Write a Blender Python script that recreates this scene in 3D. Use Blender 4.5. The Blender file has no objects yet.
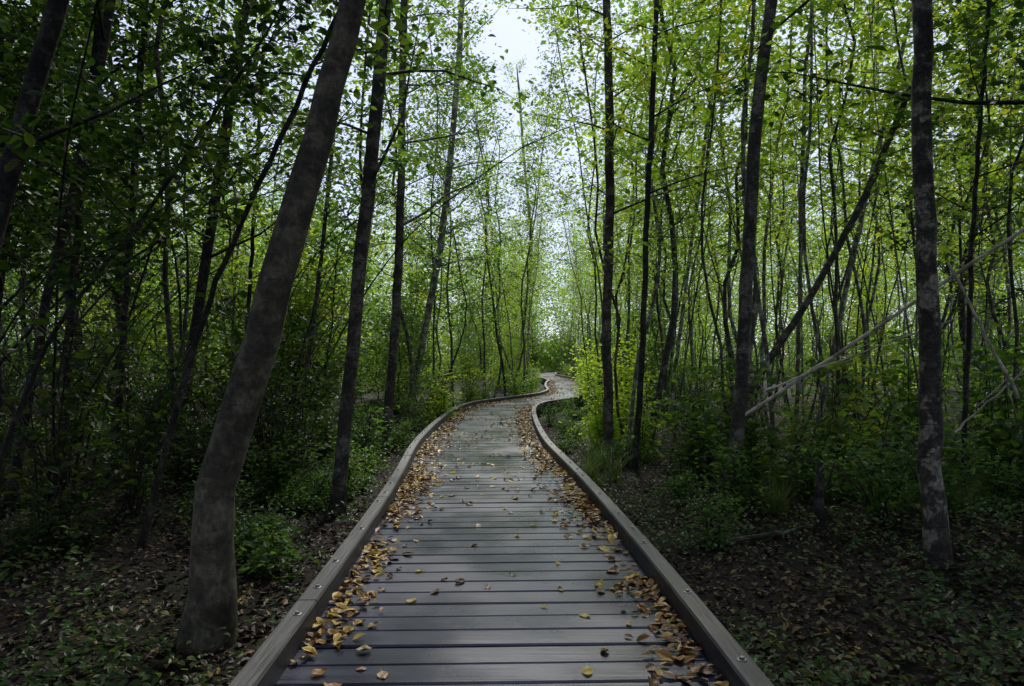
import bpy, math, random
import numpy as np
from mathutils import Vector
RNG = np.random.default_rng(7)
random.seed(7)
SC = bpy.context.scene
COL = SC.collection
F = 683.0; HX = 512.0; HY = 358.0; CZ = 1.5
DECK = 0.25

# ------------------------------------------------------------ helpers
def P(px, py, d):
    return np.array([(px-HX)*d/F, d, CZ+(HY-py)*d/F])

_py = np.arange(-8, 90, 0.25)
_pts = [(-8,0.1),(0,0.0),(2.6,-0.04),(4.2,-0.09),(6.5,-0.2),(9.3,-0.42),(11.9,-0.47),(15,-0.45),(17.3,-0.3),(18.8,0.1),(20.4,1.0),
        (22.3,1.8),(25,2.25),(28.5,2.3),(32,2.5),(36,2.85),(42,2.6),(48,2.2),(54,2.5),(62,4.5),(90,16)]
_px = np.interp(_py, [p[0] for p in _pts], [p[1] for p in _pts])
_k = np.exp(-0.5*(np.arange(-8,9)/2.6)**2); _k /= _k.sum()
_px = np.convolve(np.pad(_px, 8, mode='edge'), _k, mode='valid')
def cx(y): return np.interp(y, _py, _px)
def blocks_bend(x, y):            # keep the inside of the bend open
    return 11 < y < 25 and x > cx(y) and 0.03 < x/y < 0.12
def bright_spot(x, y):            # room for the bright bushes right of the bend
    return 5 < y < 13.5 and 0.085 < x/y < 0.235

def gz(x, y):
    x = np.asarray(x, float); y = np.asarray(y, float)
    w = np.clip((np.abs(x-cx(y))-1.1)/3.0, 0, 1)
    return w*(0.10*np.sin(x*0.9+1.3)*np.cos(y*0.7)+0.07*np.sin(x*1.9+y*1.3)+0.05) + 0.015*np.sin(x*5+y*3)*np.sin(y*4.3)

def mesh(name, V, Fc, mats, smooth=False, fmat=None):
    me = bpy.data.meshes.new(name)
    me.from_pydata(V if isinstance(V, list) else V.tolist(), [], Fc if isinstance(Fc, list) else Fc.tolist())
    for m in (mats if isinstance(mats, (list, tuple)) else [mats]): me.materials.append(m)
    if smooth: me.polygons.foreach_set('use_smooth', [True]*len(me.polygons))
    me.update()
    return me

def link(name, me, parent=None, loc=None):
    o = bpy.data.objects.new(name, me); COL.objects.link(o)
    if parent is not None: o.parent = parent
    if loc is not None: o.location = loc
    return o
def empty(name, loc):
    o = bpy.data.objects.new(name, None); COL.objects.link(o); o.location = loc; o.empty_display_size = 0.2
    return o
def tag(o, label=None, cat=None, group=None, kind=None):
    if label: o['label'] = label
    if cat: o['category'] = cat
    if group: o['group'] = group
    if kind: o['kind'] = kind
    return o

class MB:
    def __init__(s): s.V=[]; s.F=[]; s.n=0
    def add(s, V, Fc):
        V = np.asarray(V, float)
        s.V.append(V); s.F += [tuple(i+s.n for i in f) for f in Fc]; s.n += len(V)
    def mesh(s, name, mat, smooth=False):
        return mesh(name, np.concatenate(s.V), s.F, mat, smooth)

def tube(path, radii, seg=8, wob=0.0, rng=RNG):
    path = np.asarray(path, float); n = len(path)
    T = np.gradient(path, axis=0); T /= np.linalg.norm(T, axis=1)[:,None]+1e-9
    ref = np.array([0,1,0.]) if abs(T[0][1])<0.8 else np.array([1,0,0.])
    V = []
    a = np.linspace(0, 2*np.pi, seg, endpoint=False)
    ph = rng.random()*6
    for i in range(n):
        u = np.cross(T[i], ref); u /= np.linalg.norm(u); v = np.cross(T[i], u)
        r = radii[i]*(1+wob*(np.sin(2*a+ph+i*0.35)*0.5+np.sin(3*a-ph+i*0.8)*0.3+rng.normal(0,0.15,seg)))
        V.append(path[i]+np.outer(np.cos(a)*r, u)+np.outer(np.sin(a)*r, v))
    V = np.concatenate(V)
    Fc = [(i*seg+j, i*seg+(j+1)%seg, (i+1)*seg+(j+1)%seg, (i+1)*seg+j) for i in range(n-1) for j in range(seg)]
    Fc.append(tuple((n-1)*seg+j for j in range(seg)))
    return V, Fc

def smooth_path(pts, n):
    pts = np.asarray(pts, float)
    if len(pts) < 3:
        t = np.linspace(0,1,n)[:,None]; return pts[0]*(1-t)+pts[-1]*t
    d = np.r_[0, np.cumsum(np.linalg.norm(np.diff(pts,axis=0),axis=1))]; d /= d[-1]
    m = np.gradient(pts, d, axis=0)
    out = []
    for t in np.linspace(0,1,n):
        k = min(max(np.searchsorted(d, t)-1, 0), len(d)-2)
        h = d[k+1]-d[k]; s = (t-d[k])/h
        out.append((2*s**3-3*s**2+1)*pts[k]+(s**3-2*s**2+s)*h*m[k]+(-2*s**3+3*s**2)*pts[k+1]+(s**3-s**2)*h*m[k+1])
    return np.array(out)

def leaf_geo(C, size, rng, tilt=0.55, fine=True, flat=False):
    n = len(C)
    az = rng.random(n)*2*np.pi
    N = np.stack([rng.normal(0,tilt,n), rng.normal(0,tilt,n), np.ones(n)], 1); N /= np.linalg.norm(N,axis=1)[:,None]
    A = np.stack([np.cos(az), np.sin(az), -0.35*np.ones(n)*(0 if flat else 1)], 1)
    A -= (A*N).sum(1)[:,None]*N; A /= np.linalg.norm(A,axis=1)[:,None]
    B = np.cross(N, A)
    L = (size*(0.6+0.7*rng.random(n)))[:,None]
    if fine:
        w = 0.30
        up = 0.10
        vs = [C-A*.5*L, C-A*.18*L+B*w*L+N*up*L, C+A*.2*L+B*w*.8*L+N*up*L, C+A*.55*L-N*.05*L, C+A*.2*L-B*w*.8*L+N*up*L, C-A*.18*L-B*w*L+N*up*L]
        V = np.stack(vs,1).reshape(-1,3)
        b = np.arange(n)[:,None]*6
        Fc = np.concatenate([b+np.array([[0,3,2,1]]), b+np.array([[0,5,4,3]])],0)
    else:
        w = 0.33
        vs = [C-A*.5*L, C+B*w*L+N*.08*L, C+A*.5*L, C-B*w*L+N*.08*L]
        V = np.stack(vs,1).reshape(-1,3)
        b = np.arange(n)[:,None]*4
        Fc = b+np.array([[0,1,2,3]])
    return V, Fc

# ------------------------------------------------------------ materials
def newmat(name):
    m = bpy.data.materials.new(name); m.use_nodes = True
    nt = m.node_tree; nt.nodes.clear()
    out = nt.nodes.new('ShaderNodeOutputMaterial')
    return m, nt, out
def ramp(nt, stops):
    r = nt.nodes.new('ShaderNodeValToRGB'); e = r.color_ramp.elements
    e[0].position = stops[0][0]; e[0].color = (*stops[0][1],1)
    e[1].position = stops[-1][0]; e[1].color = (*stops[-1][1],1)
    for p, c in stops[1:-1]:
        x = e.new(p); x.color = (*c,1)
    return r

def leaf_mat(name, stops, trans=0.5, rough=0.45, tgain=(1.75,1.95,0.85), spec=0.3):
    m, nt, out = newmat(name); L = nt.links.new; N = nt.nodes.new
    geo = N('ShaderNodeNewGeometry'); oi = N('ShaderNodeObjectInfo')
    nz = N('ShaderNodeTexNoise'); nz.inputs['Scale'].default_value = 0.9; L(geo.outputs['Position'], nz.inputs['Vector'])
    a = N('ShaderNodeMath'); a.operation='MULTIPLY_ADD'; a.inputs[1].default_value=0.45; L(geo.outputs['Random Per Island'], a.inputs[0])
    b = N('ShaderNodeMath'); b.operation='MULTIPLY'; b.inputs[1].default_value=0.25; L(oi.outputs['Random'], b.inputs[0]); L(b.outputs[0], a.inputs[2])
    c = N('ShaderNodeMath'); c.operation='MULTIPLY_ADD'; c.inputs[1].default_value=0.45; L(nz.outputs['Fac'], c.inputs[0]); L(a.outputs[0], c.inputs[2])
    r = ramp(nt, stops); L(c.outputs[0], r.inputs[0])
    pb = N('ShaderNodeBsdfPrincipled'); pb.inputs['Roughness'].default_value=rough; pb.inputs['Specular IOR Level'].default_value=spec
    L(r.outputs[0], pb.inputs['Base Color'])
    if trans > 0:
        tm = N('ShaderNodeMix'); tm.data_type='RGBA'; tm.blend_type='MULTIPLY'; tm.inputs[0].default_value=1
        L(r.outputs[0], tm.inputs[6]); tm.inputs[7].default_value=(*tgain,1)
        tb = N('ShaderNodeBsdfTranslucent'); L(tm.outputs[2], tb.inputs['Color'])
        mx = N('ShaderNodeMixShader'); mx.inputs[0].default_value=trans
        L(pb.outputs[0], mx.inputs[1]); L(tb.outputs[0], mx.inputs[2]); L(mx.outputs[0], out.inputs[0])
    else: L(pb.outputs[0], out.inputs[0])
    return m

GREEN = leaf_mat('leaf_green', [(0.2,(0.024,0.055,0.013)),(0.5,(0.062,0.12,0.022)),(0.75,(0.13,0.185,0.03)),(0.95,(0.29,0.28,0.04))], .55)
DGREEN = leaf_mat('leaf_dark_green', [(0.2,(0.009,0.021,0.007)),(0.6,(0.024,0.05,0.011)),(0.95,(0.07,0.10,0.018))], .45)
YGREEN = leaf_mat('leaf_yellow_green', [(0.2,(0.06,0.12,0.02)),(0.5,(0.14,0.22,0.03)),(0.78,(0.26,0.31,0.04)),(0.97,(0.52,0.39,0.05))], .6)
BRIGHT = leaf_mat('leaf_bright', [(0.2,(0.22,0.32,0.03)),(0.6,(0.38,0.47,0.045)),(0.95,(0.52,0.52,0.06))], .5)
FARG = leaf_mat('leaf_far_green', [(0.2,(0.065,0.13,0.03)),(0.5,(0.14,0.22,0.05)),(0.95,(0.32,0.36,0.08))], .6)
SHRUB = leaf_mat('leaf_shrub', [(0.2,(0.026,0.06,0.016)),(0.6,(0.068,0.135,0.027)),(0.95,(0.17,0.24,0.04))])
CARPET = leaf_mat('leaf_ground_plants', [(0.2,(0.016,0.038,0.011)),(0.6,(0.045,0.09,0.022)),(0.95,(0.14,0.18,0.035))], 0.3)
GRASS = leaf_mat('grass_blades', [(0.2,(0.03,0.06,0.016)),(0.95,(0.12,0.17,0.04))], trans=0.35)
LITTER = leaf_mat('leaf_litter_mat', [(0.3,(0.009,0.006,0.004)),(0.5,(0.024,0.014,0.008)),(0.67,(0.058,0.033,0.014)),(0.78,(0.17,0.11,0.03)),(0.86,(0.50,0.40,0.06))], trans=0, rough=0.6)
DLITTER = leaf_mat('deck_leaf_litter', [(0.2,(0.055,0.024,0.010)),(0.5,(0.15,0.07,0.022)),(0.7,(0.28,0.15,0.035)),(0.95,(0.48,0.34,0.06))], trans=0, rough=0.5)
FL = [leaf_mat('dry_leaf_yellow', [(0.1,(0.40,0.28,0.05)),(0.9,(0.52,0.40,0.09))], 0.2, 0.5),
      leaf_mat('dry_leaf_brown', [(0.1,(0.075,0.035,0.015)),(0.9,(0.16,0.08,0.03))], 0, 0.5),
      leaf_mat('dry_leaf_tan', [(0.1,(0.18,0.115,0.05)),(0.9,(0.28,0.185,0.08))], 0, 0.5),
      leaf_mat('dry_leaf_orange', [(0.1,(0.22,0.105,0.03)),(0.9,(0.33,0.165,0.045))], 0.1, 0.5)]

def bark_mat(name, c0, c1, c2, bump=0.35, sc=1.0, patch=(1.9,2.0,1.9), band=.35):
    m, nt, out = newmat(name); L = nt.links.new; N = nt.nodes.new
    tc = N('ShaderNodeTexCoord'); mp = N('ShaderNodeMapping'); mp.inputs['Scale'].default_value=(14*sc,14*sc,9*sc)
    L(tc.outputs['Object'], mp.inputs['Vector'])
    n1 = N('ShaderNodeTexNoise'); n1.inputs['Scale'].default_value=2.8; n1.inputs['Detail'].default_value=10; n1.inputs['Roughness'].default_value=0.68
    L(mp.outputs[0], n1.inputs['Vector'])
    n2 = N('ShaderNodeTexNoise'); n2.inputs['Scale'].default_value=8; n2.inputs['Detail'].default_value=5; n2.inputs['Roughness'].default_value=.6; L(tc.outputs['Object'], n2.inputs['Vector'])
    r = ramp(nt, [(0.36,c0),(0.5,c1),(0.64,c2)]); L(n1.outputs['Fac'], r.inputs[0])
    r2 = ramp(nt, [(0.42,(0.5,0.5,0.47)),(0.52,(.9,.9,.87)),(0.57,patch)]); L(n2.outputs['Fac'], r2.inputs[0])
    mx = N('ShaderNodeMix'); mx.data_type='RGBA'; mx.blend_type='MULTIPLY'; mx.inputs[0].default_value=1
    L(r.outputs[0], mx.inputs[6]); L(r2.outputs[0], mx.inputs[7])
    mp2 = N('ShaderNodeMapping'); mp2.inputs['Scale'].default_value=(5,5,50); L(tc.outputs['Object'], mp2.inputs['Vector'])
    n3 = N('ShaderNodeTexNoise'); n3.inputs['Scale'].default_value=2; n3.inputs['Detail'].default_value=3; L(mp2.outputs[0], n3.inputs['Vector'])
    r3 = ramp(nt, [(0.34,(band,band,band)),(0.42,(1,1,1))]); L(n3.outputs['Fac'], r3.inputs[0])
    mx2 = N('ShaderNodeMix'); mx2.data_type='RGBA'; mx2.blend_type='MULTIPLY'; mx2.inputs[0].default_value=1
    L(mx.outputs[2], mx2.inputs[6]); L(r3.outputs[0], mx2.inputs[7])
    ad = N('ShaderNodeMath'); ad.operation='MULTIPLY_ADD'; ad.inputs[1].default_value=0.7; L(n3.outputs['Fac'], ad.inputs[0]); L(n1.outputs['Fac'], ad.inputs[2])
    bp = N('ShaderNodeBump'); bp.inputs['Strength'].default_value=bump; bp.inputs['Distance'].default_value=0.012; L(ad.outputs[0], bp.inputs['Height'])
    pb = N('ShaderNodeBsdfPrincipled'); pb.inputs['Roughness'].default_value=0.75; pb.inputs['Specular IOR Level'].default_value=0.3
    L(mx2.outputs[2], pb.inputs['Base Color']); L(bp.outputs[0], pb.inputs['Normal']); L(pb.outputs[0], out.inputs[0])
    return m
BARK = bark_mat('bark_grey_brown', (0.034,0.030,0.024),(0.062,0.055,0.043),(0.10,0.09,0.072))
BARKW = bark_mat('bark_olive_brown', (0.05,0.043,0.028),(0.08,0.07,0.048),(0.115,0.102,0.072), .22, 1.0, (1.35,1.38,1.3), .65)
BARKM = bark_mat('bark_mottled', (0.03,0.026,0.02),(0.06,0.053,0.042),(0.11,0.10,0.082), .3, 1.0, (3.0,3.1,2.9))
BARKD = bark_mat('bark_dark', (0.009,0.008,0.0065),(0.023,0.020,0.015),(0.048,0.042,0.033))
BARKP = bark_mat('bark_pale', (0.07,0.066,0.05),(0.15,0.145,0.115),(0.26,0.25,0.205))
DEAD = bark_mat('dead_wood_pale', (0.42,0.38,0.30),(0.55,0.5,0.41),(0.65,0.6,0.5), 0.3, 1, (1.15,1.15,1.15), .8)

def wood_mat(name, stops, rough=(0.22,0.42), ax=(1.2,26,10), tint=0.25, bump=0.22, lo=(0.55,0.54,0.52), spec=.5):
    m, nt, out = newmat(name); L = nt.links.new; N = nt.nodes.new
    tc = N('ShaderNodeTexCoord'); geo = N('ShaderNodeNewGeometry')
    cm = N('ShaderNodeCombineXYZ'); ml = N('ShaderNodeMath'); ml.operation='MULTIPLY'; ml.inputs[1].default_value=37
    L(geo.outputs['Random Per Island'], ml.inputs[0]); L(ml.outputs[0], cm.inputs[0]); L(ml.outputs[0], cm.inputs[2])
    av = N('ShaderNodeVectorMath'); av.operation='ADD'; L(tc.outputs['Object'], av.inputs[0]); L(cm.outputs[0], av.inputs[1])
    mp = N('ShaderNodeMapping'); mp.inputs['Scale'].default_value=ax; L(av.outputs[0], mp.inputs['Vector'])
    n1 = N('ShaderNodeTexNoise'); n1.inputs['Scale'].default_value=2.2; n1.inputs['Detail'].default_value=9; n1.inputs['Roughness'].default_value=0.6; L(mp.outputs[0], n1.inputs['Vector'])
    r = ramp(nt, stops); L(n1.outputs['Fac'], r.inputs[0])
    n2 = N('ShaderNodeTexNoise'); n2.inputs['Scale'].default_value=1.7; n2.inputs['Detail'].default_value=6; L(tc.outputs['Object'], n2.inputs['Vector'])
    r2 = ramp(nt, [(0.35,lo),(0.65,(1.2,1.2,1.22))]); L(n2.outputs['Fac'], r2.inputs[0])
    mx = N('ShaderNodeMix'); mx.data_type='RGBA'; mx.blend_type='MULTIPLY'; mx.inputs[0].default_value=1; L(r.outputs[0], mx.inputs[6]); L(r2.outputs[0], mx.inputs[7])
    mr = N('ShaderNodeMapRange'); mr.inputs['To Min'].default_value=1-tint; mr.inputs['To Max'].default_value=1+tint; L(geo.outputs['Random Per Island'], mr.inputs['Value'])
    sc = N('ShaderNodeVectorMath'); sc.operation='SCALE'; L(mx.outputs[2], sc.inputs[0]); L(mr.outputs[0], sc.inputs['Scale'])
    rr = N('ShaderNodeMapRange'); rr.inputs['From Min'].default_value=0.35; rr.inputs['From Max'].default_value=0.65
    rr.inputs['To Min'].default_value=rough[0]; rr.inputs['To Max'].default_value=rough[1]; L(n2.outputs['Fac'], rr.inputs['Value'])
    bp = N('ShaderNodeBump'); bp.inputs['Strength'].default_value=bump; bp.inputs['Distance'].default_value=0.005; L(n1.outputs['Fac'], bp.inputs['Height'])
    pb = N('ShaderNodeBsdfPrincipled'); L(sc.outputs[0], pb.inputs['Base Color']); L(rr.outputs[0], pb.inputs['Roughness']); L(bp.outputs[0], pb.inputs['Normal'])
    pb.inputs['Specular IOR Level'].default_value=spec
    L(pb.outputs[0], out.inputs[0])
    return m
PLANK = wood_mat('weathered_plank', [(0.3,(0.013,0.0130,0.024)),(0.5,(0.034,0.034,0.058)),(0.7,(0.066,0.066,0.108))], rough=(.2,.38), spec=.6)
RAIL = wood_mat('weathered_rail', [(0.3,(0.008,0.008,0.0095)),(0.5,(0.022,0.0215,0.025)),(0.7,(0.05,0.049,0.056))], rough=(0.4,0.65), ax=(22,1.4,22), tint=0.2, bump=0.6)

def simple(name, col, rough=0.6, metal=0.0):
    m, nt, out = newmat(name); N = nt.nodes.new; L = nt.links.new
    pb = N('ShaderNodeBsdfPrincipled'); pb.inputs['Roughness'].default_value=rough; pb.inputs['Metallic'].default_value=metal
    nz = N('ShaderNodeTexNoise'); nz.inputs['Scale'].default_value=60
    r = ramp(nt, [(0.3,tuple(c*0.6 for c in col)),(0.7,tuple(c*1.3 for c in col))]); L(nz.outputs['Fac'], r.inputs[0]); L(r.outputs[0], pb.inputs['Base Color'])
    L(pb.outputs[0], out.inputs[0]); return m
STEEL = simple('bolt_steel', (0.2,0.2,0.2), 0.5, 0.8)

def ground_mat():
    m, nt, out = newmat('forest_soil'); N = nt.nodes.new; L = nt.links.new
    geo = N('ShaderNodeNewGeometry')
    n1 = N('ShaderNodeTexNoise'); n1.inputs['Scale'].default_value=14; n1.inputs['Detail'].default_value=10; n1.inputs['Roughness'].default_value=0.7; L(geo.outputs['Position'], n1.inputs['Vector'])
    r = ramp(nt, [(0.3,(0.005,0.004,0.003)),(0.5,(0.013,0.009,0.006)),(0.66,(0.028,0.019,0.011)),(0.8,(0.05,0.034,0.016))]); L(n1.outputs['Fac'], r.inputs[0])
    n2 = N('ShaderNodeTexNoise'); n2.inputs['Scale'].default_value=0.6; n2.inputs['Detail'].default_value=5; L(geo.outputs['Position'], n2.inputs['Vector'])
    r2 = ramp(nt, [(0.5,(0,0,0)),(0.7,(0.6,0.6,0.6))]); L(n2.outputs['Fac'], r2.inputs[0])
    mx = N('ShaderNodeMix'); mx.data_type='RGBA'; L(r2.outputs[0], mx.inputs[0]); L(r.outputs[0], mx.inputs[6]); mx.inputs[7].default_value=(0.014,0.022,0.007,1)
    bp = N('ShaderNodeBump'); bp.inputs['Distance'].default_value=0.05; bp.inputs['Strength'].default_value=0.8; L(n1.outputs['Fac'], bp.inputs['Height'])
    pb = N('ShaderNodeBsdfPrincipled'); pb.inputs['Roughness'].default_value=0.9; pb.inputs['Specular IOR Level'].default_value=0.2
    L(mx.outputs[2], pb.inputs['Base Color']); L(bp.outputs[0], pb.inputs['Normal']); L(pb.outputs[0], out.inputs[0]); return m

# ------------------------------------------------------------ ground
xs = np.unique(np.r_[np.linspace(-300,-30,14), np.linspace(-30,30,241), np.linspace(30,300,14)])
ys = np.unique(np.r_[np.linspace(-300,-10,12), np.linspace(-10,70,281), np.linspace(70,400,16)])
X, Y = np.meshgrid(xs, ys); Z = gz(X, Y)
V = np.stack([X.ravel(), Y.ravel(), Z.ravel()], 1); nx = len(xs)
ii, jj = np.meshgrid(np.arange(len(ys)-1), np.arange(nx-1), indexing='ij'); b = (ii*nx+jj).ravel()
tag(link('ground', mesh('ground', V, np.stack([b,b+1,b+nx+1,b+nx],1), ground_mat(), True)), kind='structure')

# ------------------------------------------------------------ boardwalk
fy = np.arange(-6, 66, 0.05); fx = cx(fy)
S = np.r_[0, np.cumsum(np.hypot(np.diff(fx), np.diff(fy)))]
def st(s):
    y = np.interp(s, S, fy); x = np.interp(s, S, fx)
    y1 = np.interp(s+0.15, S, fy); x1 = np.interp(s+0.15, S, fx); y0 = np.interp(s-0.15, S, fy); x0 = np.interp(s-0.15, S, fx)
    t = np.array([x1-x0, y1-y0]); t /= np.linalg.norm(t)
    return np.array([x,y]), t, np.array([t[1], -t[0]])
mb = MB(); pitch = 0.172; DH = 0.945; RO = 0.91
n = int((S[-1]-0.5)/pitch)
for i in range(n):
    s0 = 0.2+i*pitch+0.006; s1 = s0+pitch-0.013
    zt = DECK+RNG.normal(0,0.0016)
    prof = [(s0,-0.04),(s0,-0.007),(s0+0.007,0),(s1-0.007,0),(s1,-0.007),(s1,-0.04)]
    e0 = DH+RNG.normal(0,0.008); e1 = DH+RNG.normal(0,0.008); tw = RNG.normal(0,0.0014)
    vs = []
    for sd, e in ((-1,e0),(1,e1)):
        for s, dz in prof:
            c, t, nn = st(s); q = c+nn*sd*e
            vs.append((q[0], q[1], zt+dz+sd*tw))
    fs = [(k, k+1, 7+k, 6+k) for k in range(5)]+[(5,0,6,11),(0,5,4,3,2,1),(6,7,8,9,10,11)]
    fs = [tuple(reversed(f)) for f in fs]
    mb.add(vs, fs)
bw = link('boardwalk', mb.mesh('boardwalk_planks', PLANK)); tag(bw, kind='structure')

def bolt_mesh():
    m = MB()
    a = np.linspace(0, 2*np.pi, 20, endpoint=False)
    ring = lambda r, z, aa: np.stack([np.cos(aa)*r, np.sin(aa)*r, np.full(len(aa), z)],1)
    V = np.concatenate([ring(.019,0,a), ring(.019,.003,a), ring(.0165,.004,a)])
    k = 20
    m.add(V, [(i,(i+1)%k,k+(i+1)%k,k+i) for i in range(k)]+[(k+i,k+(i+1)%k,2*k+(i+1)%k,2*k+i) for i in range(k)]+[tuple(2*k+i for i in range(k))])
    a = np.linspace(0, 2*np.pi, 6, endpoint=False); k = 6
    V = np.concatenate([ring(.011,.004,a), ring(.011,.011,a), ring(.009,.013,a)])
    m.add(V, [(i,(i+1)%k,k+(i+1)%k,k+i) for i in range(k)]+[(k+i,k+(i+1)%k,2*k+(i+1)%k,2*k+i) for i in range(k)]+[tuple(2*k+i for i in range(k))])
    return m.mesh('bolt', STEEL)
BOLT = bolt_mesh()
RW, RH = 0.050, 0.105
for side in (-1, 1):
    s = 2.0 if side < 0 else 3.1
    while s < S[-1]-3:
        L_ = 2.42
        prof = [(-RW,0.0),(-RW,RH-.009),(-RW+.009,RH),(RW-.009,RH),(RW,RH-.009),(RW,0.0)]
        ks = np.linspace(s+.004, s+L_-.004, 11); VV = []
        dz = RNG.normal(0,.003)
        for q in ks:
            c, t, nn = st(q); c = c+nn*side*RO
            for (u, z) in prof: VV.append((c[0]+nn[0]*u, c[1]+nn[1]*u, DECK+0.003+z+dz))
        m = 6; fs = [(i*m+j, (i+1)*m+j, (i+1)*m+(j+1)%m, i*m+(j+1)%m) for i in range(10) for j in range(m)]
        fs += [tuple(range(m)), tuple(reversed(range(10*m, 11*m)))]
        rail = link('curb_rail', mesh('curb_rail', np.array(VV), fs, RAIL), bw)
        if ks[0] < 26:
            for q in (s+.18, s+.62, s+L_*.5+.15, s+L_-.18):
                c, t, nn = st(q); c = c+nn*side*(RO+RNG.normal(0,.006))
                link('bolt', BOLT, rail, (c[0], c[1], DECK+0.003+RH+dz))
        s += L_
    for off in (0.80, 0.3):
        VV = []; ks = np.arange(0.3, S[-1]-1, 0.6)
        for q in ks:
            c, t, nn = st(q); c = c+nn*side*off
            for (u, z) in [(-.04,-.05),(-.04,.205),(.04,.205),(.04,-.05)]: VV.append((c[0]+nn[0]*u, c[1]+nn[1]*u, z))
        fs = [(i*4+j, (i+1)*4+j, (i+1)*4+(j+1)%4, i*4+(j+1)%4) for i in range(len(ks)-1) for j in range(4)]
        link('joist', mesh('joist', np.array(VV), fs, RAIL), bw)

# ------------------------------------------------------------ trees
def tree_geo(rng, path, rad, t0, nb, blen, up, clumps, lpc, lsize, sigma, fine, seg=8, wob=0.06, droop=0.0, twigs=True):
    tr = tube(path, rad, seg, wob, rng)
    n = len(path); brs = []; LC = []
    for i in range(nb):
        t = t0+(0.985-t0)*(i+rng.random())/nb
        f = t*(n-1); k = int(f); base = path[k]*(1-(f-k))+path[min(k+1,n-1)]*(f-k)
        r0 = np.interp(f, np.arange(n), rad)
        az = i*2.4+rng.normal(0,.5)
        L = blen*(1-0.6*(t-t0)/(1-t0+1e-6))*(0.6+0.7*rng.random())
        d = np.array([math.cos(az), math.sin(az), up+rng.normal(0,.15)]); d /= np.linalg.norm(d)
        pts = [base]; m = 5; p = base.copy()
        for j in range(m):
            d = d+rng.normal(0,.12,3)+np.array([0,0,-droop]); d /= np.linalg.norm(d)
            p = p+d*L/m; pts.append(p.copy())
        pts = np.array(pts)
        br = MB()
        rb = min(r0*0.40, 0.006+0.007*L)
        br.add(*tube(pts, np.linspace(rb, .0025, m+1), 5, 0, rng))
        for c in range(clumps):
            s = 0.2+0.85*(c+rng.random())/clumps; s = min(s, 1.0)*m
            kk = min(int(s), m-1); q = pts[kk]*(1-(s-kk))+pts[kk+1]*(s-kk)
            off = rng.normal(0,1,3)*np.array([1,1,.5]); off *= L*0.24/(np.linalg.norm(off)+1e-6)*(0.5+rng.random())
            cc = q+off
            if twigs: br.add(*tube(np.array([q, (q+cc)/2+rng.normal(0,.02,3), cc]), [.004,.003,.0015], 3, 0, rng))
            nl = int(lpc*(0.5+rng.random()))
            tt = rng.random(nl)[:,None]
            LC.append(q*(1-tt)+cc*tt*1.0+rng.normal(0,1,(nl,3))*np.array([sigma,sigma,sigma*.6])*(0.4+tt))
        brs.append(br)
    C = np.concatenate(LC) if LC else np.zeros((0,3))
    lv = leaf_geo(C, np.full(len(C), lsize), rng, 0.7, fine)
    return tr, brs, lv

def hero(name, label, pix, w0, w1, top, t0, nb, bark=BARK, leaf=GREEN, blen=1.8, lpc=22, clumps=6, lsize=0.075, up=.55, cat='tree', flare=1.3, droop=0.03, group=None, lean=None, fine=True):
    pts = [P(*p) for p in pix]
    pts[0][2] = float(gz(pts[0][0], pts[0][1]))-0.02
    w0 *= .76; w1 *= .76
    d = pts[-1]-pts[-2]; d /= np.linalg.norm(d)
    if lean is not None: d = d+np.array(lean); d/=np.linalg.norm(d)
    while pts[-1][2] < top-1.0:
        step = min(1.8, top-pts[-1][2])
        d = d+np.array([RNG.normal(0,.04), RNG.normal(0,.04), .06]); d /= np.linalg.norm(d)
        pts.append(pts[-1]+d*step)
    path = smooth_path(pts, 40)
    path[2:-1,:2] += RNG.normal(0,.007,(37,2))
    zz = (path[:,2]-path[0,2])
    zf = max(P(*pix[-1])[2], .5)
    t = np.clip(zz/zf, 0, 1)
    rad = (w0*(1-t)+w1*t)/2
    rad = rad*np.where(zz>zf, np.clip(1-(zz-zf)/(top-zf+.6), .07, 1), 1)
    rad = rad*(1+(flare-1)*np.exp(-zz/0.22))
    base = path[0].copy(); path = path-base
    tr, brs, lv = tree_geo(RNG, path, rad, t0, nb, blen, up, clumps, lpc, lsize, .16, fine, 14, .08, droop)
    root = empty(name, base)
    trunk = link('trunk', mesh('trunk', tr[0], tr[1], bark, True), root)
    for b_ in brs: link('branch', b_.mesh('branch', bark, True), trunk)
    if len(lv[0]): link('crown', mesh('crown', lv[0], lv[1], leaf), root)
    tag(root, label, cat, group)
    return root

HX_LIST = []
def H(*a, **k): HX_LIST.append(P(*a[2][0])[:2]); return hero(*a, **k)

H('leaning_tree','thick olive-brown tree leaning right, nearest the boardwalk on the left',
  [(206,655,3.55),(212,600,3.55),(212,545,3.56),(214,500,3.56),(234,430,3.58),(262,345,3.6),(286,250,3.62),(310,160,3.65),(335,70,3.7),(352,0,3.7)], .28,.18,11.5,.34,16,BARKW,DGREEN,2.2,28,7,flare=1.5)
H('tree','straight dark tree on the left, just right of the thick leaning one',
  [(337,512,6.6),(342,450,6.6),(350,380,6.6),(360,270,6.6),(372,150,6.6),(386,0,6.6)], .185,.155,12,.24,24,BARK,GREEN,1.8,24)
H('tree','slim upright tree left of the boardwalk, right of the straight dark one',
  [(384,455,10.3),(392,370,10.3),(399,250,10.3),(402,120,10.3),(404,0,10.3)], .19,.14,12.5,.28,24,BARK,GREEN,1.9,24)
H('tree','slim tree leaning right over the left curb, last tall trunk before the bend',
  [(407,418,17),(425,330,17),(441,240,17),(452,140,17),(462,0,17)], .25,.18,15,.26,34,BARKP,YGREEN,2.6,28)
H('tree','bowed thin tree beside the far bend of the boardwalk',
  [(514,386,36),(524,320,36),(531,240,36),(524,160,36),(519,90,36)], .26,.16,17,.3,22,BARKP,YGREEN,2.4,28)
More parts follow.
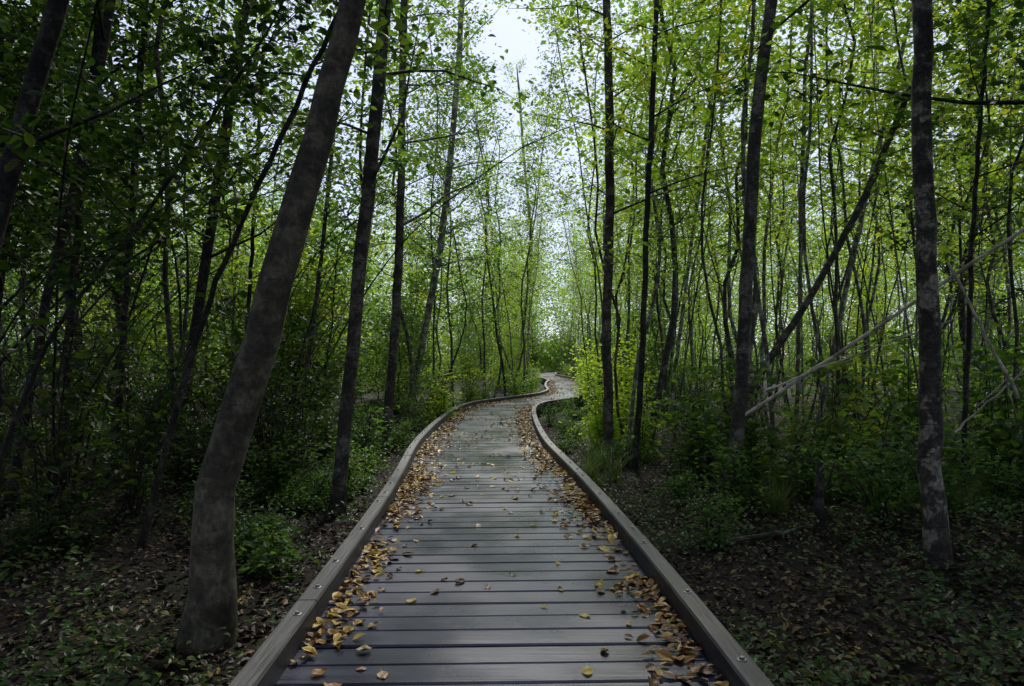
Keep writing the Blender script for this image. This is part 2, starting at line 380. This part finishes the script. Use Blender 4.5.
H('tree','dark thick trunk leaning right in the top left corner of the view',
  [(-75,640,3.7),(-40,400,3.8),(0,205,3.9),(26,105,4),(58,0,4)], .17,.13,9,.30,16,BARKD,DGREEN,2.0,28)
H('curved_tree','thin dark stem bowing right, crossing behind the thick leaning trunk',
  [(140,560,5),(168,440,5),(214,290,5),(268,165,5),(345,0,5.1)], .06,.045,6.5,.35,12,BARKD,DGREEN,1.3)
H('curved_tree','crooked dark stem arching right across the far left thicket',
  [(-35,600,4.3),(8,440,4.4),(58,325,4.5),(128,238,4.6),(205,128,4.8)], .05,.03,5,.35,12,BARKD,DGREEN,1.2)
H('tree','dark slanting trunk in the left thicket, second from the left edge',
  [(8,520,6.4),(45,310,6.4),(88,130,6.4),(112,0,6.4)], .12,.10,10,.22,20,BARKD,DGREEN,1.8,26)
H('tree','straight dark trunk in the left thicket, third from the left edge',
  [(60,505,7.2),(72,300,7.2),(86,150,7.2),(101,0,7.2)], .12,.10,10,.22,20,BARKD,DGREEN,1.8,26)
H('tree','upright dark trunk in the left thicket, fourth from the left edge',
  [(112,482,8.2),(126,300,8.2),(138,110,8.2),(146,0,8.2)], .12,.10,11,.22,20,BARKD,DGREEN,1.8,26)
H('tree','brown trunk leaning slightly right midway through the left thicket',
  [(172,470,9),(196,320,9),(222,160,9),(247,0,9)], .19,.15,12,.22,20,BARKD,GREEN,1.8,26)
H('tree','thin pole tree between the thick leaning trunk and the straight dark one',
  [(296,445,11.5),(318,280,11.5),(334,130,11.5),(342,0,11.5)], .10,.08,11,.25,18,BARK,GREEN)
H('tree','very thin upright tree on the left showing just right of the brown trunk',
  [(240,440,12.5),(252,250,12.5),(266,0,12.5)], .10,.08,11,.25,18,BARKD,GREEN)
# right side
H('tree','straight slim tree on the right, closest to the boardwalk at the bend',
  [(609,458,10.2),(607,330,10.2),(610,180,10.2),(607,0,10.2)], .20,.155,13,.28,26,BARK,YGREEN,1.9,22)
H('tree','slender dark tree right of the boardwalk with a slight sway in its trunk',
  [(634,475,8.8),(642,360,8.8),(646,230,8.8),(653,100,8.8),(656,0,8.8)], .11,.085,11,.32,18,BARKD,YGREEN,1.5,18)
H('tree','sturdy grey-brown tree on the right rising out of leafy shrubs',
  [(729,508,7),(738,430,7),(744,330,7),(751,200,7),(758,110,7),(772,0,7)], .20,.15,12.5,.4,14,BARK,YGREEN,1.7,16)
H('leaning_tree','bare trunk slanting steeply right, propped among the thin poles on the right',
  [(700,478,8.6),(760,375,8.5),(820,280,8.4),(870,185,8.3),(912,85,8.2)], .13,.095,5.6,.8,5,BARK,YGREEN,.9, flare=1.0)
H('tree','straight mottled trunk with pale patches nearest the viewer on the right side',
  [(938,572,4.8),(932,470,4.8),(929,330,4.8),(925,180,4.8),(921,0,4.8)], .195,.165,10,.42,14,BARKM,GREEN,1.7,20)
H('tree','thin pole tree with a pale trunk left of the sturdy grey-brown one',
  [(668,432,14),(684,300,14),(700,180,14),(722,0,14)], .11,.09,12,.35,16,BARKP,YGREEN,1.4,14)
H('tree','slim pole tree just right of the sturdy grey-brown one, almost vertical',
  [(795,455,10.5),(800,300,10.5),(803,150,10.5),(812,0,10.5)], .09,.07,11,.35,14,BARKP,YGREEN,1.3,14)
H('tree','slim tree leaning right behind the slanting bare trunk',
  [(812,450,11),(842,310,11),(868,190,11),(905,40,11)], .12,.09,11,.4,12,BARKP,YGREEN,1.3,14)
H('tree','thin dark tree near the right edge, right of the mottled nearest trunk',
  [(962,520,6.4),(968,360,6.4),(976,180,6.4),(990,0,6.4)], .06,.05,9,.28,16,BARKD,GREEN,1.6)
H('tree','dark trunk cut by the right edge of the view',
  [(1032,575,4.7),(1034,400,4.7),(1038,200,4.7),(1038,0,4.7)], .13,.11,9,.3,18,BARKD,DGREEN,2.0)

def stump():
    base = P(819,540,5.7); base[2] = float(gz(base[0],base[1]))-.02
    root = empty('broken_stump', base)
    path = np.array([[0,0,0],[0.005,0,.15],[0,0,.3],[.01,0,.45],[.012,0,.56]])
    V, Fc = tube(path, [.06,.048,.042,.038,.032], 12, .1)
    V[-12:,2] += RNG.normal(0,.035,12)
    tr = link('trunk', mesh('trunk', V, Fc, BARKD, True), root)
    V, Fc = tube(np.array([[0,0,.3],[.08,.01,.42],[.13,.01,.6]]), [.02,.014,.005], 6)
    link('branch', mesh('branch', V, Fc, BARKD, True), tr)
    tag(root, 'short dark broken stump on the leaf-strewn ground to the right', 'stump')
stump()

def dead(label, pix, w0, w1, mat=DEAD, twig=3, group=None):
    pts = [P(*p) for p in pix]; base = pts[0].copy()
    path = smooth_path(pts, 14)-base
    path[1:-1] += RNG.normal(0,.006,(12,3))
    root = empty('dead_branch', base)
    V, Fc = tube(path, np.linspace(w0/2,w1/2,14), 8, .06); link('stem', mesh('stem', V, Fc, mat, True), root)
    for i in range(twig):
        k = RNG.integers(5,12); p = path[k]; d = path[k+1]-path[k]; d/=np.linalg.norm(d)
        d = d+RNG.normal(0,.4,3); d/=np.linalg.norm(d); L=.2+.3*RNG.random()
        V, Fc = tube(np.array([p,p+d*L*.5+RNG.normal(0,.02,3),p+d*L]), [w1*.25,.004,.002], 5); link('twig', mesh('twig', V, Fc, mat, True), root)
    tag(root, label, 'branch', group)
dead('long pale bare pole slanting up to the right edge behind the mottled trunk', [(740,418,7.0),(1036,221,5.2)], .036,.028, twig=2)
dead('pale dead branch sloping down to the right beside the right edge', [(948,262,5.1),(1018,398,5.0)], .018,.024, twig=2)
dead('thin pale dead branch crossing low through the shrubs on the right', [(765,390,6.3),(960,316,5.7)], .020,.012, twig=1)
dead('short pale dead stick leaning against the right edge low in the undergrowth', [(955,432,5.6),(1030,365,5.3)], .018,.012, twig=1)
dead('dark fallen limb lying on the ground right of the curb', [(700,545,5.4),(760,536,5.6),(840,520,6.1)], .05,.025, BARK)
dead('thin dark stick lying beside the right curb in the leaf litter', [(640,520,6.3),(690,522,6.2),(745,515,6.4)], .025,.012, BARK, 2)
dead('short dark dead limb poking up beside the left curb near the bend', [(425,412,19),(445,385,18.6),(452,366,18.5)], .14,.06, BARKD, 3)

# background thin trees
def variant(seed, h, r, t0, nb, blen, lpc, clumps, lsize, bark, leaf, up=.6, sway=.25, sig=.22):
    rng = np.random.default_rng(seed)
    m = 12; path = np.zeros((m,3)); path[:,2] = np.linspace(0,h,m)
    path[:,0] = np.cumsum(rng.normal(0,sway*.35,m)); path[:,1] = np.cumsum(rng.normal(0,sway*.35,m)); path[:,:2] -= path[0,:2]
    path = smooth_path(path, 18)
    rad = r*(1-.8*(path[:,2]/h)**1.2)
    tr, brs, lv = tree_geo(rng, path, rad, t0, nb, blen, up, clumps, lpc, lsize, sig, False, 8, .04, .01, True)
    mb = MB(); mb.add(*tr)
    for b_ in brs: mb.add(np.concatenate(b_.V), b_.F)
    return mb.mesh('trunk', bark, True), mesh('crown', lv[0], lv[1], leaf)
VAR = []
for k in range(12):
    odd = k % 2
    VAR.append(variant(100+k, 10.5+4*random.random(), .022+.024*random.random(), (.24 if odd else .16)+.12*random.random(), 26 if odd else 30, 1.45, 11 if odd else 14, 5, .10,
        [BARKD,BARKP,BARK,BARK][k%4], [GREEN,YGREEN][odd], sway=.38))
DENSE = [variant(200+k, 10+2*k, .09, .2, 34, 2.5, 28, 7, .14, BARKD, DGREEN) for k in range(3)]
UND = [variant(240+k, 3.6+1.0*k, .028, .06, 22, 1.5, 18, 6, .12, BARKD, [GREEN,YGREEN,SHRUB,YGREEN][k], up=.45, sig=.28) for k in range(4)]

def place(vr, x, y, s, rz, lean, name, label, cat, group):
    r = empty(name, (x, y, float(gz(x,y))-.03)); r.rotation_euler = (lean[0], lean[1], rz); r.scale = (s,s,s)
    link('trunk' if vr[1] is not None else 'stem', vr[0], r)
    if vr[1] is not None: link('crown', vr[1], r)
    return tag(r, label, cat, group)
rr = np.random.default_rng(21)
cnt = 0; placed = [tuple(p) for p in HX_LIST]
while cnt < 299:
    if cnt < 24:
        y = 48+24*rr.random(); x = -3.5+ (4.6 if y<62 else 14)*rr.random()
        if y < 66 and abs(x-cx(y)) < 1.5: continue
    elif cnt < 72:
        y = 13+40*rr.random(); sg = 1 if rr.random()<.5 else -1; x = cx(y)+sg*(1.45+.8*rr.random())
    elif cnt < 160:
        y = 8+22*rr.random(); x = y*(.10+.65*rr.random())
    else:
        y = 7.5+58*rr.random()**1.15; x = (rr.random()*2-1)*(0.80*y+3)
    if cnt >= 24 and (abs(x-cx(y)) < 1.4+.8*rr.random() or blocks_bend(x,y)): continue
    if min((x-q[0])**2+(y-q[1])**2 for q in placed) < (.15 if y<14 else .3): continue
    placed.append((x,y))
    side = 'right' if x > cx(y) else 'left'
    cands = [k for k in range(12) if (k%2)==(1 if (side=='right' or y>26 or rr.random()<.3) else 0)]
    v = VAR[cands[rr.integers(len(cands))]]
    far = 'distant' if y>28 else 'slender'
    big = rr.random() < .12
    place(v, x, y, .7+.5*rr.random(), rr.random()*6.28, (rr.normal(0,.05), rr.normal(0,.20 if big and abs(x-cx(y))>4 else .07)), 'thin_tree',
      {'slender':'slender young pole tree in the wood to the %s of the boardwalk','distant':'distant thin young tree far back on the %s side of the boardwalk'}[far]%side,
      'tree', '%s thin trees %s of the boardwalk'%(far, side))
    cnt += 1
cnt = 0
while cnt < 66:
    if cnt < 24:
        y = 9+28*rr.random(); x = (1 if rr.random()<.2 else -1)*(4.5+0.75*y*rr.random()); lab='broad leafy tree deep in the wood %s of the boardwalk'; g='broad leafy trees %s of the boardwalk'
        if abs(x)/y < .36: continue
    else:  # trunks out of frame beside and behind the camera, added to block light
        y = -9+17*rr.random(); x = (1 if rr.random()<.42 else -1)*(2.8+7*rr.random()); lab='broad leafy tree added near the viewer to shade the %s'; g='broad leafy trees added near the viewer to shade the %s'
        if abs(x) < .8*y+.3: continue
    side = 'right' if x>0 else 'left'
    place(DENSE[rr.integers(3)], x, y, .8+.3*rr.random(), rr.random()*6.28, (rr.normal(0,.04), rr.normal(0,.05)), 'leafy_tree', lab%side, 'tree', g%side)
    cnt += 1
cnt = 0
while cnt < 136:
    if cnt < 12: y = 62+8*rr.random(); x = 1+9*rr.random()
    elif cnt < 24: y = 44+20*rr.random(); x = -3+3.6*rr.random()
    elif cnt < 46: y = 24+38*rr.random(); x = cx(y)+(1 if rr.random()<.5 else -1)*(2.3+1.5*rr.random())
    elif cnt < 78:      # thicket left of the path up to the bend
        y = 13+22*rr.random(); x = -y*(.12+.5*rr.random())
        if abs(x-cx(y)) < 2.4: continue
    else:
        y = 13+50*rr.random(); x = (rr.random()*2-1)*(0.8*y+2)
        if abs(x-cx(y)) < 2.6 or blocks_bend(x,y) or (x>0 and y<17): continue
    if abs(x-cx(y)) < 1.7 and y < 66: continue
    side = 'right' if x>cx(y) else 'left'
    k = int(rr.choice([1,3,2,0])) if side=='right' or y>25 else int(rr.choice([0,2,0,1]))
    s = .7+.4*rr.random()
    if abs(x-cx(y))<3.4 and y<58: s *= .62
    place(UND[k], x, y, s, rr.random()*6.28, (rr.normal(0,.06), rr.normal(0,.06)), 'small_leafy_tree', 'small understorey tree leafy down to the ground, %s of the boardwalk'%side, 'tree', 'small understorey trees on the %s'%side)
    cnt += 1
def bare(seed, h, bend):
    rng = np.random.default_rng(seed); mb = MB(); m = 8
    p = np.zeros(3); d = np.array([rng.normal(0,.2), rng.normal(0,.2), 1.]); pts=[p]
    bend = rng.normal(0,bend,3)
    for i in range(m): d = d+bend+rng.normal(0,.04,3); d/=np.linalg.norm(d); p = p+d*h/m; pts.append(p)
    pts = smooth_path(pts, 16); mb.add(*tube(pts, np.linspace(.016,.004,16), 6, .05, rng))
    for i in range(8):
        k = rng.integers(5,15); q = pts[k]; dd = np.array([rng.normal(0,.8),rng.normal(0,.8),.6+rng.random()]); dd/=np.linalg.norm(dd); L=.3+.7*rng.random()
        mb.add(*tube(np.array([q,q+dd*L*.5+rng.normal(0,.03,3),q+dd*L]), [.006,.004,.002], 4, 0, rng))
    return mb
BARE = [(bare(400+k, 3.5+.6*k, .02 if k in (3,4) else .06).mesh('stem', [BARKD,BARK,BARKD,BARK,BARKP,BARKD][k], True), None) for k in range(6)]
for i in range(85):
    while True:
        y = 4.8+13*rr.random()**1.2; x = (1 if rr.random()<.45 else -1)*(1.0+.78*y*rr.random())
        if abs(x-cx(y)) > 2.5 and not blocks_bend(x,y) and not (x>0 and y<7.5): break
    side = 'right' if x>0 else 'left'
    ks = [0,2,5,0] if side=='left' else [1,3,4,3,0]
    near = abs(x-cx(y)) < 4.5
    place(BARE[ks[rr.integers(len(ks))]], x, y, (.7 if near else .8)+.4*rr.random(), rr.random()*6.28, (rr.normal(0,.12), rr.normal(0,.06 if near else (.28 if side=='left' else .2))), 'bare_sapling', 'thin crooked leafless sapling crossing its neighbours in the %s thicket'%side, 'sapling', 'leafless saplings in the %s thicket'%side)

# ------------------------------------------------------------ shrubs
def shrub_var(seed, h, spread, nst, lpc, lsize, leaf, sig=.11):
    rng = np.random.default_rng(seed); mb = MB(); LC = []
    for i in range(nst):
        az = rng.random()*6.28; d = np.array([math.cos(az)*spread*rng.random(), math.sin(az)*spread*rng.random(), h*(.45+.7*rng.random())])
        p0 = np.array([rng.normal(0,.06), rng.normal(0,.06), -.03])
        pts = smooth_path([p0, p0+d*np.array([.35,.35,.6]), p0+d*np.array([1,1,1])+np.array([0,0,-.05])], 6)
        mb.add(*tube(pts, np.linspace(.009,.003,6), 5, 0, rng))
        for c in range(7):
            s = .25+.75*(c+rng.random())/7; q = pts[min(int(s*5),5)]
            cc = q+rng.normal(0,1,3)*np.array([.28,.28,.14])*spread
            mb.add(*tube(np.array([q,cc]), [.003,.0015], 3, 0, rng))
            n_ = int(lpc*(.3+1.3*rng.random())); tt = rng.random(n_)[:,None]
            LC.append(q*(1-tt)+cc*tt+rng.normal(0,1,(n_,3))*np.array([sig,sig,sig*.6]))
    C = np.concatenate(LC); C[:,2] = np.maximum(C[:,2], .04)
    lv = leaf_geo(C, np.full(len(C), lsize), rng, .5, True)
    return mb.mesh('stems', BARKD, True), mesh('foliage', lv[0], lv[1], leaf)
SV = [shrub_var(300, 1.5,.9,11,9,.085,SHRUB), shrub_var(301,1.1,.7,9,10,.075,SHRUB), shrub_var(302,2.0,1.1,12,9,.085,DGREEN),
      shrub_var(303, .55,.45,9,8,.065,SHRUB,.08), shrub_var(304,1.8,1.0,12,9,.12,GREEN), shrub_var(305,1.6,.6,16,18,.07,BRIGHT,.13),
      shrub_var(306,.8,.7,11,8,.07,SHRUB,.1), shrub_var(307,1.4,.8,12,11,.08,YGREEN), shrub_var(308,.7,.6,11,9,.07,DGREEN,.1)]
def shrub(k, x, y, s, label, group=None):
    r = empty('shrub', (float(x), float(y), float(gz(x,y)))); r.rotation_euler=(0,0,rr.random()*6.28); r.scale=(s,s,s)
    link('stems', SV[k][0], r); link('foliage', SV[k][1], r); return tag(r, label, 'shrub', group)
for k, px, d, s, lab in [
    (5,604,11.0,.95,'bright yellow-green bush beside the right curb at the bend'),
    (5,592,21,1.3,'pale green bush tucked behind the bright one at the right curb'),
    (5,628,12.2,1.2,'tall yellow-green bush right of the bright one at the bend'),
    (7,640,10.0,.8,'smaller yellow-green bush in front of the tall one at the bend'),
    (4,742,7.6,.9,'broad-leaved shrub crowding the foot of the sturdy grey-brown trunk'),
    (4,836,7.8,1.0,'broad-leaved shrub between the grey-brown trunk and the mottled trunk on the right'),
    (4,700,8.6,.85,'broad-leaved shrub left of the sturdy grey-brown trunk'),
    (4,905,8.2,1.1,'tall leafy shrub behind the mottled trunk on the right'),
    (2,300,7.6,.8,'leafy shrub behind the thick leaning trunk on the left'),
    (1,365,9.2,.9,'leafy shrub between the two slim trunks left of the boardwalk'),
    (7,440,14.5,1.0,'rounded shrub beside the left curb before the bend'),
    (7,470,19.5,1.1,'low shrub at the left curb where the boardwalk narrows'),
    (2,250,8.5,1.0,'tall dark shrub deep behind the thick leaning trunk'),
    (3,262,4.7,.8,'low leafy plant just right of the thick leaning trunk'),
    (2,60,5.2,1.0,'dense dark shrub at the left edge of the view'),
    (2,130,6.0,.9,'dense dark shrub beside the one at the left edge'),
    (4,1010,6.6,1.0,'dense shrub at the right edge of the view')]:
    shrub(k, (px-HX)*d/F, d, s, lab)
cnt = 0
while cnt < 215:
    if cnt < 85:
        y = 4.8+6*rr.random(); x = (rr.random()*2-1)*(0.78*y+1.5); kk = int(rr.choice([6,3,6,1] if x/y>-.3 else [8,8,6])); s = .5+.5*rr.random()  # darker-leaved copies on the left put thicket shade into the leaf colour
        if y < 5.6 and rr.random()<.5: continue
    else:
        y = 7.5+40*rr.random()**1.3; x = (rr.random()*2-1)*(0.78*y+2); kk = int(rr.choice([0,1,7,4,0,6,4] if x>0 or y>18 or x/y>-.3 else [8,2,2,2,1,2])); s=.7+.6*rr.random()  # left shrubs again carry the shade in darker leaves
    if abs(x-cx(y)) < (1.7 if y>11 else 1.6) or blocks_bend(x,y) or bright_spot(x,y): continue
    side = 'right' if x>cx(y) else 'left'
    low = 'low leafy plant on the near forest floor, %s of the boardwalk' if cnt<85 else 'leafy undergrowth shrub on the %s side of the wood'
    shrub(kk, x, y, s, low%side, ('low plants on the near floor %s' if cnt<85 else 'undergrowth shrubs on the %s')%side)
    cnt += 1
for i in range(34):
    y = 9+13*rr.random(); x = cx(y)+1.25+1.2*rr.random()
    shrub(int(rr.choice([3,6])), x, y, .42+.2*rr.random(), 'ankle-high leafy plant on the inside of the right-hand bend', 'low plants inside the bend')
for i in range(26):
    y = 5.2+7*rr.random(); x = cx(y)-1.3-.9*rr.random()
    shrub(int(rr.choice([3,6])), x, y, .4+.25*rr.random(), 'ankle-high leafy plant along the outside of the left curb', 'low plants along the left curb')
for side in (-1,1):
    for y in np.arange(12, 60, 2.0):
        x = cx(y)+side*(1.45+.45*rr.random()); y2=y+rr.normal(0,.3)
        if blocks_bend(x,y2): continue
        shrub(int(rr.choice([1,7,0])), x, y2, .5+.4*rr.random(), 'bush in the row lining the %s curb'%('right' if side>0 else 'left'), 'bushes lining the %s curb'%('right' if side>0 else 'left'))

def tuft_mesh(seed, n, h):
    rng = np.random.default_rng(seed); V=[]; Fc=[]
    for i in range(n):
        az = rng.random()*6.28; L = h*(.5+.6*rng.random()); b0 = np.array([rng.normal(0,.05), rng.normal(0,.05), 0]); d = np.array([math.cos(az), math.sin(az), 0]); w = np.array([-d[1], d[0],0])*.004
        out = .3+.6*rng.random(); o = len(V)
        for j, t in enumerate((0,.35,.7,1)):
            p = b0+d*L*out*t**1.7+np.array([0,0,L*(t-.5*out*t*t)]); ww = w*(1-t*.95)
            V += [p-ww, p+ww]
        Fc += [(o+2*j, o+2*j+1, o+2*j+3, o+2*j+2) for j in range(3)]
    return mesh('blades', np.array(V), Fc, GRASS)
TM = [tuft_mesh(k, 70, .55) for k in range(3)]
for i in range(44):
    if i < 28: px = 770+200*rr.random(); d = 5.7+2.6*rr.random(); lab='long-bladed grass tuft among the shrubs on the right'; g='grass tufts on the right'
    else: px = 588+60*rr.random(); d = 7.5+4*rr.random(); lab='grass tuft beside the right curb'; g='grass tufts by the right curb'
    x = (px-HX)*d/F
    o = link('grass_tuft', TM[i%3], None, (x, d, float(gz(x,d)))); o.rotation_euler=(0,0,rr.random()*6); s=.6+.5*rr.random(); o.scale=(s,s,s); tag(o, lab, 'grass', g)

N_ = 7400
cyy = 2.5+22*RNG.random(N_)**1.5; cxx = (RNG.random(N_)*2-1)*(0.8*cyy+1.5)
ok = (np.abs(cxx-cx(cyy))>1.12)&(np.sin(cxx*1.7+2)*np.cos(cyy*1.4)+.4*np.sin(cxx*4+cyy*3)+.2*(cxx>0)+.35*(cyy>5)+RNG.normal(0,.3,N_)>.05); cxx=cxx[ok]; cyy=cyy[ok]
C = []
for x, y in zip(cxx, cyy):
    k = RNG.integers(5,16); C.append(np.stack([x+RNG.normal(0,.07,k), y+RNG.normal(0,.07,k), gz(x,y)+.02+.16*RNG.random(k)],1))
C = np.concatenate(C); C = C[np.abs(C[:,0]-cx(C[:,1]))>.99]; lv = leaf_geo(C, np.full(len(C), .042), RNG, .45, True)
tag(link('ground_cover', mesh('ground_cover', lv[0], lv[1], CARPET)), 'low green leafy plants carpeting the forest floor', 'ground cover', kind='stuff')

N_ = 80000
y = 1.5+20*RNG.random(N_)**1.6; x = (RNG.random(N_)*2-1)*(0.8*y+1.5)
ok = np.abs(x-cx(y))>1.0; x=x[ok]; y=y[ok]
C = np.stack([x,y,gz(x,y)+.01+.02*RNG.random(len(x))],1)
V, Fc = leaf_geo(C, .034+.022*RNG.random(len(C)), RNG, .4, True, True)
tag(link('leaf_litter', mesh('leaf_litter', V, Fc, LITTER)), 'brown and yellow leaf litter covering the forest floor', 'leaf litter', kind='stuff')

def leaf_mesh(seed, mat):
    rng = np.random.default_rng(seed); n = 9; V=[]; Fc=[]
    curl = rng.normal(.6,.6); side = rng.normal(.35,.3); wv = rng.random()*6
    for i in range(n):
        t = i/(n-1); w = .33*math.sin(math.pi*min(t*.93+.03,1))**.8*(1-.25*t)
        if i in (0,): w=.01
        if i==n-1: w=.004
        for j in (-1,-.5,0,.5,1):
            zz = side*abs(j)*w*.8+curl*(t-.5)**2*.6+.05*math.sin(wv+9*t+3*j)
            V.append((t-.5, j*w*(1+.06*(i%2)), zz))
    for i in range(n-1):
        for j in range(4): a=i*5+j; Fc.append((a,a+1,a+6,a+5))
    o=len(V); V += [(-.5,.008,V[2][2]),(-.5,-.008,V[2][2]),(-.78,-.006,V[2][2]+.03),(-.78,.006,V[2][2]+.03)]; Fc.append((o,o+1,o+2,o+3))
    V = np.array(V); V[:,2] -= V[:,2].min()
    return mesh('fallen_leaf', V, Fc, mat, True)
LM = [[leaf_mesh(k*10+j, FL[k]) for j in range(5)] for k in range(4)]
cn = ['yellow','brown','tan','orange']
def rand_u(r):
    return (1 if r.random()<.5 else -1)*(.83-abs(r.normal(0,.17))) if r.random()<.72 else (r.random()*2-1)*.83
for i in range(300):
    d = 2.45+5.6*rr.random()**.75
    s = np.interp(d, fy, S); c, t, nn = st(s); u = float(np.clip(rand_u(rr), -.83, .83)); q = c+nn*u
    k = int(rr.choice([0,1,2,3], p=[.28,.38,.22,.12]))
    o = link('fallen_leaf', LM[k][rr.integers(5)], None, (q[0], q[1], DECK+.003))
    sc = .04+.035*rr.random(); o.scale=(sc,sc*(.9+.5*rr.random()),sc); o.rotation_euler=(rr.normal(0,.18), rr.normal(0,.18), rr.random()*6.28)
    e = 'among the leaves gathered along the %s curb'%('right' if u>0 else 'left') if abs(u)>.55 else 'on the open middle of the planks'
    tag(o, '%s fallen leaf %s'%(cn[k], e), 'leaf', '%s fallen leaves %s'%(cn[k], e))
pts = []
for i in range(16000):
    if i<2000:
        d = 2.4+8*rr.random(); sg_ = (1 if rr.random()<.5 else -1); u = sg_*(.85-abs(rr.normal(0,.10)))
        if math.sin(d*2.3+sg_)+.7*math.sin(d*5.1+2*sg_) < rr.normal(-.2,.6): continue
    else:
        d = 5+42*rr.random()**1.15
        if rr.random() > min(1,(d-4)/9): continue
        u = rand_u(rr)
        if abs(u)<.5 and math.sin(d*1.9)+math.sin(u*5+d)<rr.normal(-.3,.8): continue
    s = np.interp(d, fy, S); c, t, nn = st(s)
    q = c+nn*np.clip(u,-.85,.85); pts.append((q[0], q[1], DECK+.010+.010*rr.random()))
V, Fc = leaf_geo(np.array(pts), .045+.024*RNG.random(len(pts)), RNG, .3, True, True)
tag(link('scattered_leaves', mesh('scattered_leaves', V, Fc, DLITTER)), 'drift of small fallen leaves strewn along the boardwalk into the distance', 'fallen leaves', kind='stuff')

# distant woods; side and rear ring added to block horizon light
C = []
for i in range(11500):
    a = RNG.random()*2*np.pi if i<2200 else math.pi/2+(RNG.random()*2-1)*.75
    r = (54+32*RNG.random()); x = math.cos(a)*r; y = math.sin(a)*r
    if 0 < y and abs(x-cx(y)) < 2.2 and y<66: continue
    top = 12 if (y>0 and abs(x/y-.03)<.13) else 15
    z = top*RNG.random()**1.55; k = 26
    C.append(np.array([x,y,z])+RNG.normal(0,1,(k,3))*np.array([.8,.8,.6]))
for i in range(420):      # low thicket closing the end of the path
    y = 63+8*RNG.random(); x = -3+14*RNG.random()
    if y < 66 and abs(x-cx(y)) < 1.2: continue
    C.append(np.array([x,y,3.2*RNG.random()])+RNG.normal(0,1,(26,3))*np.array([.5,.5,.4]))
C = np.concatenate(C); C[:,2]=np.maximum(C[:,2],.1)
lv = leaf_geo(C, np.full(len(C), .29), RNG, .9, False)
tag(link('distant_woods', mesh('distant_woods', lv[0], lv[1], FARG)), 'far yellow-green wood closing the view behind the trees', 'woods', kind='stuff')

# ------------------------------------------------------------ camera, light, world
cam = bpy.data.cameras.new('camera'); cam.sensor_width=36; cam.lens=36*F/1024; cam.shift_y=15/1024; cam.clip_end=1000; cam.clip_start=.05
co = bpy.data.objects.new('camera', cam); COL.objects.link(co); co.location=(0,0,CZ); co.rotation_euler=(math.pi/2,0,0); SC.camera=co
el = math.radians(46); azs = math.radians(8)
sd = Vector((math.sin(azs)*math.cos(el), math.cos(azs)*math.cos(el), math.sin(el)))
su = bpy.data.lights.new('sun','SUN'); su.energy=4.8; su.angle=math.radians(10); su.color=(1,.97,.87)
so = bpy.data.objects.new('sun', su); COL.objects.link(so); so.rotation_euler = sd.to_track_quat('Z','Y').to_euler()
w = bpy.data.worlds.new('World'); SC.world=w; w.use_nodes=True; nt=w.node_tree; nt.nodes.clear()
out = nt.nodes.new('ShaderNodeOutputWorld'); bg = nt.nodes.new('ShaderNodeBackground'); sk = nt.nodes.new('ShaderNodeTexSky')
sk.sky_type='NISHITA'; sk.sun_disc=False; sk.sun_elevation=el; sk.sun_rotation=azs; sk.air_density=1.0; sk.dust_density=1.0
mx = nt.nodes.new('ShaderNodeMix'); mx.data_type='RGBA'; mx.inputs[0].default_value=.75; mx.inputs[7].default_value=(5.9,6.5,8.8,1)
nt.links.new(sk.outputs[0], mx.inputs[6]); nt.links.new(mx.outputs[2], bg.inputs[0]); bg.inputs[1].default_value=.145
nt.links.new(bg.outputs[0], out.inputs[0])
SC.view_settings.view_transform='Standard'; SC.view_settings.look='None'; SC.view_settings.exposure=0
